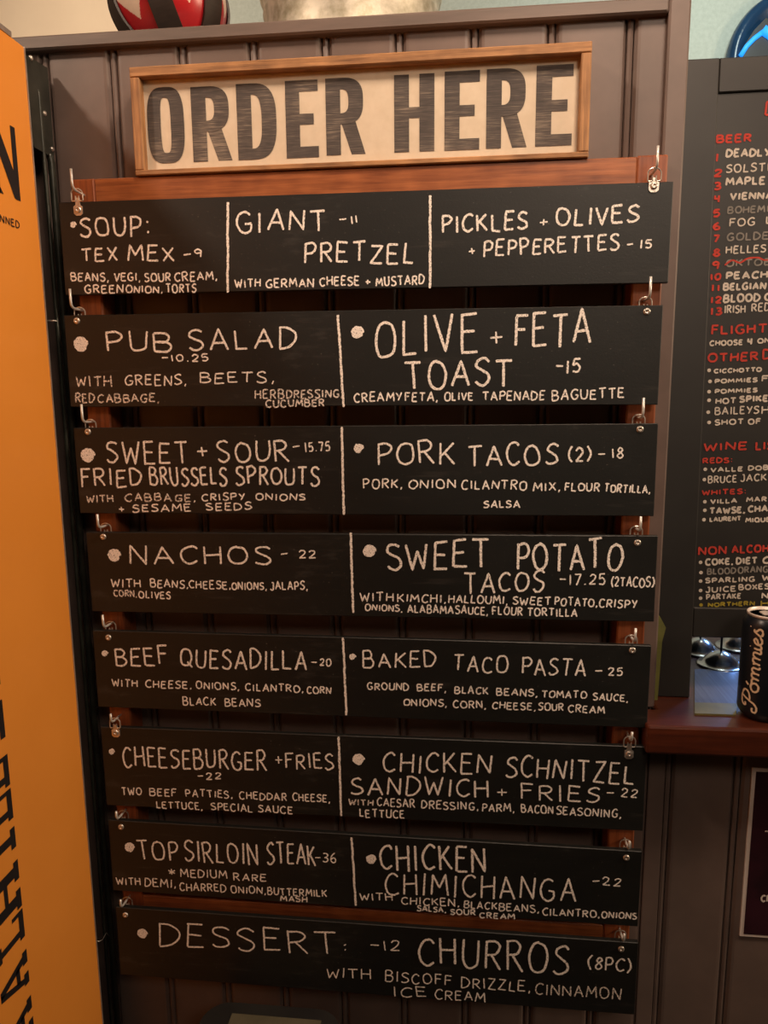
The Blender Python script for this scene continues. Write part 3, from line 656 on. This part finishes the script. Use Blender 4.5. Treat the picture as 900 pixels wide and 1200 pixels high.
MB().box(si, mx1 - .048, .0005, .030, zr, zt_, .0015).obj('frame_rail', 'menu', bm, org=OO)
MB().box(si, mx1 - .048, .0005, .030, zq0, zq1, .0015).obj('frame_rail', 'menu', bm, org=OO)
YT = .004
MB().box(si - .003, mx1 - .043, YT, YT + .012, zq1 - .003, zr + .003).obj('menu_panel', 'menu', bm, org=OO)
RW, GY, RD, YL = 'ink_white', 'ink_grey', 'ink_red', 'ink_yellow'
MW = [('D', 897, 911, 135, 16, RD), ('BEER', 840, 880, 167, 10, RD),
 ('1', 838, 842, 189, 10, RD), ('DEADLY', 851, 902, 184, 10, RW), ('2', 837, 845, 207, 9, RD), ('SOLSTI', 851, 901, 202, 11, RW), ('3', 837, 844, 222, 9, RD), ('MAPLE', 851, 896, 217, 10, RW),
 ('4', 837, 843, 237, 9, RD), ('VIENNA', 856, 905, 234, 9, RW), ('5', 836, 843, 254, 9, RD), ('BOHEMI', 853, 900, 250, 9, GY), ('6', 836, 843, 269, 9, RD), ('FOG', 855, 884, 265, 10, RW), ('L', 898, 904, 262, 9, RW),
 ('7', 836, 842, 284, 9, RD), ('GOLDE', 852, 900, 282, 10, GY), ('8', 836, 843, 300, 9, RD), ('HELLES', 851, 897, 297, 10, RW), ('9', 835, 842, 315, 9, RD), ('OKTOB', 851, 903, 312, 9, GY),
 ('10', 833, 844, 328, 8, RD), ('PEACH', 851, 899, 327, 9, RW), ('11', 834, 843, 341, 8, RD), ('BELGIAN', 848, 897, 340, 9, RW), ('12', 833, 845, 355, 8, RD), ('BLOOD', 848, 890, 354, 10, RW), ('O', 896, 905, 352, 9, RW),
 ('13', 833, 845, 369, 9, RD), ('IRISH', 849, 873, 367, 10, RW), ('RED', 881, 902, 365, 10, RW),
 ('FLIGHTS', 834, 910, 392, 12, RD), ('CHOOSE', 832, 870, 405, 7, RW), ('4', 876, 881, 404, 8, RW), ('ON', 888, 902, 402, 6, RW), ('OTHER', 830, 888, 424, 11, RD), ('D', 894, 904, 421, 12, RD),
 ('CICCHOTTO', 837, 892, 437, 6, RW), ('POMMIES', 838, 887, 449, 6, RW), ('F', 893, 900, 447, 7, RW), ('POMMIES', 838, 887, 461, 6, RW), ('HOT', 839, 862, 473, 7, RW), ('SPIKED', 867, 908, 471, 8, RW),
 ('BAILEYS', 838, 889, 486, 10, RW), ('H', 893, 901, 485, 10, RW), ('SHOT', 838, 871, 498, 7, RW), ('OF', 877, 891, 497, 7, RW),
 ('WINE', 825, 875, 528, 10, RD), ('LIST', 886, 916, 527, 10, RD), ('REDS:', 824, 858, 543, 7, RD), ('VALLE', 833, 870, 553, 6, RW), ('DOB', 877, 900, 551, 6, RW), ('BRUCE', 830, 863, 566, 9, RW), ('JACK', 868, 898, 564, 9, RW),
 ('WHITES:', 823, 874, 580, 7, RD), ('VILLA', 833, 863, 590, 6, RW), ('MAR', 875, 898, 588, 6, RW), ('TAWSE,', 832, 873, 602, 8, RW), ('CHA', 877, 899, 600, 8, RW), ('LAURENT', 832, 868, 611, 6, RW), ('MIQUE', 874, 902, 612, 6, RW),
 ('NON', 819, 851, 650, 10, RD), ('ALCOHOL', 858, 918, 648, 10, RD), ('COKE,', 827, 859, 662, 8, RW), ('DIET', 863, 887, 661, 8, RW), ('C', 894, 902, 660, 8, RW), ('BLOOD', 829, 862, 673, 8, GY), ('ORANGE', 865, 906, 671.5, 8.5, GY),
 ('SPARLING', 827, 884, 683, 7, RW), ('W', 893, 903, 680, 7, RW), ('JUICE', 827, 862, 694, 7, RW), ('BOXES', 866, 901, 691, 7, RW), ('PARTAKE', 828, 868, 702.5, 7, RW), ('N', 893, 900, 701, 7, RW), ('NORTHERN', 830, 884, 711, 6, YL), ('H', 892, 901, 710, 7, YL)]
YI = YT - .0004
def ink_word(text, x0, x1, yb, cp, m):
    a, b = atM(x0, yb, YI), atM(x1, yb - (x1 - x0) * .035, YI); c = atM((x0 + x1) / 2, yb - cp, YI)
    L0 = math.hypot(b.x - a.x, b.z - a.z); ux, uz = (b.x - a.x) / L0, (b.z - a.z) / L0
    cap = c.z - (a.z + b.z) / 2 - .0010; mb = MB(); thick = (.0027 if cp > 7 else .0021) if m != GY else .0021
    if cp >= 9 and text in ('BAILEYS', 'HOT', 'BRUCE', 'JACK', 'HELLES', 'SOLSTI', 'FOG', 'L', 'H', 'IRISH', 'RED'): thick = .0019
    for st in word_strokes(text, L0, cap, .035, rng):
        ribbon(mb, st, thick, rng, lambda u, v: (a.x + ux * u - uz * v, YI - LIFT[0], a.z + uz * u + ux * v), .12)
    return mb.obj('painted_word', m, bm, org=OO)
for t_ in MW: ink_word(*t_)
for x, y, m in [(831, 434, RW), (832, 447, RW), (831, 459, RW), (831, 469, RW), (830, 483, RW), (831, 495, RW), (826.5, 550, RW), (825.5, 562, RW), (826, 588, RW), (826, 598, RW), (825, 609, RW), (821, 659, RW), (821.5, 671, RW), (821, 681, RW), (821, 692, RW), (821, 701, RW), (821.5, 709, YL)]:
    c = atM(x, y, YI); mb = MB(); R_ = .0026
    mb.add([(c.x + R_ * math.cos(t * math.tau / 14), YI, c.z + R_ * math.sin(t * math.tau / 14)) for t in range(14)], [tuple(range(14))])
    mb.obj('bullet_dot', m, bm, org=OO)
mb = MB(); pts = [(atM(x, y, YI).x, atM(x, y, YI).z) for x, y in [(849, 311), (858, 305), (867, 308), (876, 303), (888, 302), (898, 305), (914, 301)]]
ribbon(mb, catmull(pts), .0022, rng, lambda u, v: (u, YI - .0003, v), .15)
mb.obj('strike_line', RD, bm, org=OO)

# ------------------------------------------------------------------ things on the counter
cx, cyy, cr, chh = 0.5652, -0.0235, 0.0330, 0.1515
can = thing('drink_can', (cx, cyy, ZC), 'tall dark navy drink can with cream script lettering on the counter', 'can')
MB().lathe([(.022, .004), (.0245, .0), (.0262, .002), (.0322, .011), (cr, .014), (cr, chh - .017), (.0322, chh - .013), (.0285, chh - .006), (.0272, chh - .0045)], (cx, cyy, ZC), 'Z', 64).obj('can_body', 'canbody', can, smooth=True)
MB().lathe([(.0272, chh - .005), (.0282, chh - .003), (.0284, chh - .001), (.0276, chh), (.0266, chh - .001), (.0258, chh - .006), (.024, chh - .0045), (.0005, chh - .0045)], (cx, cyy, ZC), 'Z', 64).obj('lid', 'canmetal', can, smooth=True)
MB().prism([(cx - .008, cyy - .002), (cx + .008, cyy - .002), (cx + .009, cyy + .012), (cx, cyy + .016), (cx - .009, cyy + .012)], 'Z', ZC + chh - .0046, ZC + chh - .003).obj('pull_tab', 'canmetal', can)
# script word running up the can, in (u along, v above base)
SCR = ['.10,.92 .00,.86 -.02,1.02 .10,1.20 .34,1.22 .58,1.02 .52,.70 .30,.56 .16,.62', '.34,1.16 .22,.70 .10,.22 -.06,.02 -.22,.10 -.20,.32 -.06,.34',
       '.82,.56 .66,.50 .58,.28 .66,.04 .82,.02 .92,.22 .88,.46 .76,.58 .92,.50 1.04,.52', '.80,.74 .90,.98',
       '1.06,.54 1.10,.30 1.06,.02', '1.08,.30 1.18,.54 1.30,.48 1.28,.02', '1.29,.30 1.40,.54 1.52,.46 1.50,.10 1.58,.02',
       '1.66,.54 1.70,.30 1.66,.02', '1.68,.30 1.78,.54 1.90,.48 1.88,.02', '1.89,.30 2.00,.54 2.12,.46 2.10,.10 2.18,.02 2.26,.1',
       '2.28,.54 2.26,.20 2.32,.02 2.42,.10', '2.31,.80 2.33,.86', '2.42,.22 2.60,.34 2.66,.48 2.56,.56 2.44,.34 2.48,.06 2.62,.02 2.74,.16',
       '2.76,.12 2.90,.54 2.98,.62 2.92,.50 3.04,.24 2.98,.04 2.84,.02 2.80,.12', '3.06,.92 3.10,.92']
c0 = Vector((cx, cyy)); camd = math.atan2(CAM.y - cyy, CAM.x - cx)
bl = atY(894, 800, cyy - .030)
ang0 = math.atan2(bl.y - cyy, bl.x - cx)
zu0 = atY(878, 833, cyy - .03).z; zu1 = atY(890, 742, cyy - .03).z
ku = (zu1 - zu0) / 3.05
mb = MB()
for s_ in SCR:
    pts = [tuple(float(q) for q in t.split(',')) for t in s_.split()]
    pts = [(u * ku, v * .0185) for u, v in (catmull(pts) if len(pts) > 2 else pts)]
    def plc(u, v):
        an = ang0 - .15 - v / cr + u * .25; R_ = cr + .0003 + LIFT[0]
        return (cx + R_ * math.cos(an), cyy + R_ * math.sin(an), zu0 + .004 + u)
    ribbon(mb, pts, .0026, rng, plc, .25, .0008)
mb.obj('script_lettering', 'canprint', can)
mb = MB()
# steel drip mat with an olive front strip, turned a little on the counter
def zp(x, y): p = atZ(x, y, ZC); return (p.x, p.y)
q00, q10, q11, q01 = zp(814, 838), zp(862, 839.5), zp(873, 786), zp(814, 786)
mixp = lambda a, b, t: (a[0] + (b[0] - a[0]) * t, a[1] + (b[1] - a[1]) * t)
cl, cr2 = mixp(q00, q01, .22), mixp(q10, q11, .22)
tr = thing('drip_mat', (q00[0], q00[1], ZC), 'brushed steel drip mat with olive front strip lit blue beneath the beer menu', 'mat')
MB().prism([cl, cr2, q11, q01], 'Z', ZC, ZC + .0025).obj('mat_sheet', 'matsteel', tr)
MB().prism([q00, q10, cr2, cl], 'Z', ZC, ZC + .0027).obj('front_strip', 'brass', tr)
ZT_ = ZC
def dome(px, py, r, label):
    p = atZ(px, py, ZT_ + .004)
    t = thing('steel_dome_lid', (p.x, p.y, ZT_), label, 'lid', 'steel lids on the bar')
    MB().lathe([(r, .0), (r + .001, .002), (r - .002, .004), (r * .80, .0045), (r * .70, .011), (r * .45, .020), (r * .2, .0245), (.0005, .0255)], (p.x, p.y, ZT_), 'Z', 56).obj('dome', 'steel', t, smooth=True)
    MB().lathe([(.0018, .024), (.0018, .075), (.0006, .077)], (p.x, p.y, ZT_), 'Z', 12).obj('stem', 'black', t, smooth=True)
dome(844, 777, .036, 'shiny round steel lid with black stem nearest the drip mat')
dome(820, 761, .036, 'steel lid with black stem nearest the menu frame leg')
dome(864, 756, .036, 'rearmost steel lid with black stem on the bar')
# olive card wedged between the panel end and the menu
pts = [(773, 722), (780, 735), (775.5, 752), (770.5, 816), (764, 816), (764, 722)]
oc = MB(); yk = .020
pp = [(atY(x, y, yk).x, atY(x, y, yk).z) for x, y in pts]; zl = min(z for _, z in pp)
pp = [(x, z if z > zl + .004 else ZC - .0003) for x, z in pp]
pp = [(max(x, XEND + .0015), z) for x, z in pp]
tag(oc.prism(pp, 'Y', yk - .002, yk + .002).obj('folded_card', 'olive'), 'olive green card wedged between the wall end and the beer menu', 'card')

# ------------------------------------------------------------------ poster on the bar front
a, b = atY(880, 899, -.001), atY(867, 1096, -.001)
px_ = (a.x + b.x) / 2; pz1, pz0 = a.z, b.z
po = thing('framed_poster', (px_ + .1, -.002, pz0), 'dark burgundy poster with white border on the panelling under the counter', 'poster')
MB().box(px_, px_ + .20, -.003, .0008, pz0, pz1, .0003).obj('border', 'posterwhite', po)
MB().box(px_ + .0055, px_ + .1945, -.0036, -.0028, pz0 + .0045, pz1 - .0055).obj('print_area', 'poster', po)
for tx, x0, x1, yb, cp in [('-', 896, 906, 981, 14), ('CR', 892, 903, 1056, 7)]:
    p0, p1, p2 = atY(x0, yb, -.0039), atY(x1, yb, -.0039), atY(x0, yb - cp, -.0039); mb = MB()
    for st in word_strokes(tx, p1.x - p0.x, p2.z - p0.z, .02, rng):
        ribbon(mb, st, .0026, rng, lambda u, v: (p0.x + u, -.0039 - LIFT[0], p0.z + v), .1)
    mb.obj('print_word', 'posterwhite', po)

# ------------------------------------------------------------------ things on top of the wall and behind
bc = Vector((-.297, .115, ZCAP + .0875)); br = .083
gb = thing('painted_ball', (bc.x, bc.y, ZCAP), 'red and cream painted ball held in dark curved straps on the wall ledge', 'ball')
rot = Matrix.Rotation(math.radians(-16), 3, 'Y')
NU, NV = 360, 200; vs = []; fs = []; mi = []
for j in range(NV + 1):
    ph = math.pi * j / NV
    for i in range(NU):
        th = math.tau * i / NU
        vs.append(bc + rot @ Vector((br * math.sin(ph) * math.cos(th), br * math.sin(ph) * math.sin(th), br * math.cos(ph))))
for j in range(NV):
    for i in range(NU):
        fs.append((j * NU + i, j * NU + NU + i, j * NU + NU + (i + 1) % NU, j * NU + (i + 1) % NU))
        th = (i + .5) / NU * 6 + .417; tri = abs((th % 1) - .5) * 2
        mi.append(1 if (j / NV) < .66 - .24 * tri else 0)
mb = MB(); mb.v = [tuple(v) for v in vs]; mb.f = fs; mb.mi = mi
mb.obj('ball', ['redball', 'creamball'], gb, smooth=True)
for kk in range(6):
    a0 = math.radians(kk * 60 - 85); mb = MB(); vs = []; R1, R2, hw = br + .0006, br + .004, .0165
    for j in range(41):
        ph = math.pi * (.06 + .88 * j / 40)
        d = Vector((math.sin(ph) * math.cos(a0), math.sin(ph) * math.sin(a0), math.cos(ph))); sdir = Vector((-math.sin(a0), math.cos(a0), 0))
        k_ = min(1, math.sin(ph) * 1.6 + .12)
        for R_, s_ in ((R1, -1), (R2, -1), (R2, 1), (R1, 1)):
            vs.append(bc + rot @ (d * R_ + sdir * hw * s_ * k_))
    fs = [(j * 4 + q, j * 4 + (q + 1) % 4, j * 4 + 4 + (q + 1) % 4, j * 4 + 4 + q) for j in range(40) for q in range(4)] + [(0, 1, 2, 3), (160, 161, 162, 163)]
    mb.add(vs, fs).obj('strap', 'strap', gb)
tc = (-.034, .185, ZCAP)
tn = thing('tin_pail', tc, 'round galvanised tin pail standing on the wall ledge', 'pail')
MB().lathe([(.130, 0), (.1335, .002), (.1345, .006), (.1335, .010), (.1325, .014), (.1335, .080), (.1352, .083), (.1335, .086), (.135, .100), (.1385, .104), (.1395, .108), (.1385, .112), (.136, .116), (.145, .24), (.147, .243), (.147, .247), (.143, .247), (.132, .10), (.128, .010), (.0005, .010)], tc, 'Z', 96).obj('pail_body', 'galv', tn, smooth=True)
MB().tube([(tc[0] + .148 * math.cos(t), tc[1] + .148 * math.sin(t), ZCAP + .245) for t in [q * math.tau / 72 for q in range(73)]], .0035, 8).obj('rolled_rim', 'galv', tn, smooth=True)
# round blue lit sign on the far wall
YW = 1.497
c = atY(926, 72, YW); rr = (atY(926, 72, YW) - atY(848, 72, YW)).length
bs_ = thing('round_blue_sign', (c.x, YW, c.z - rr), 'round glossy blue wall sign with glowing blue arch above the beer menu', 'sign')
MB().lathe([(rr * .2, 0.002), (rr * .98, 0.002), (rr, -.02), (rr * .97, -.045), (rr * .88, -.052), (rr * .80, -.040), (rr * .5, -.036), (.001, -.035)], (c.x, YW, c.z), 'Y', 72).obj('disc', 'bluedark', bs_, smooth=True)
kp = rr / 78.0
MB().prism([(c.x + a_ * kp, c.z + b_ * kp) for a_, b_ in ((-66, -8), (-62, 12), (-52, 28), (-40, 40), (-20, 34), (6, 20), (30, -8))], 'Y', YW - .058, YW - .034).obj('inner_panel', 'grey', bs_)
MB().tube([(c.x + a_ * kp, YW - .060, c.z + b_ * kp) for a_, b_ in ((-66, 0), (-60, 10), (-52, 18), (-42, 25))], .007, 10).obj('neon_tube', 'neon', bs_, smooth=True)
MB().tube([(c.x + a_ * kp, YW - .062, c.z + b_ * kp) for a_, b_ in ((-43, 27), (-34, 21), (-22, 10), (-8, -4))], .013, 10).obj('neon_tube', 'neon', bs_, smooth=True)

# ------------------------------------------------------------------ black bin at the foot of the panelling
bt = atY(262, 1181, -.10); br_ = atY(392, 1197, -.10)
bz = (bt.z + br_.z) / 2 - .004; bx0, bx1 = atY(240, 1190, -.10).x, atY(400, 1197, -.10).x
bn = thing('waste_bin', ((bx0 + bx1) / 2, -.2, 0), 'black bin with pale paper on its lid below the lowest chalkboard', 'bin')
def rrect(x0, x1, y0, y1, r, n=6):
    out = []
    for cx_, cy_, a_ in ((x1 - r, y1 - r, 0), (x0 + r, y1 - r, 90), (x0 + r, y0 + r, 180), (x1 - r, y0 + r, 270)):
        out += [(cx_ + r * math.cos(math.radians(a_ + 90 * q / n)), cy_ + r * math.sin(math.radians(a_ + 90 * q / n))) for q in range(n + 1)]
    return out
MB().prism(rrect(bx0 + .012, bx1 - .012, -.318, -.092, .035), 'Z', 0, bz - .03).obj('bin_body', 'bin', bn)
MB().prism(rrect(bx0, bx1, -.33, -.08, .04), 'Z', bz - .032, bz).obj('lid', 'bin', bn)
q1 = atZ(272, 1188, bz)
MB().box(q1.x, bx1 - .03, -.30, q1.y, bz - .0002, bz + .001).obj('paper', 'binlabel', bn)

for o in ORG:
    if '_o' in o: del o['_o']
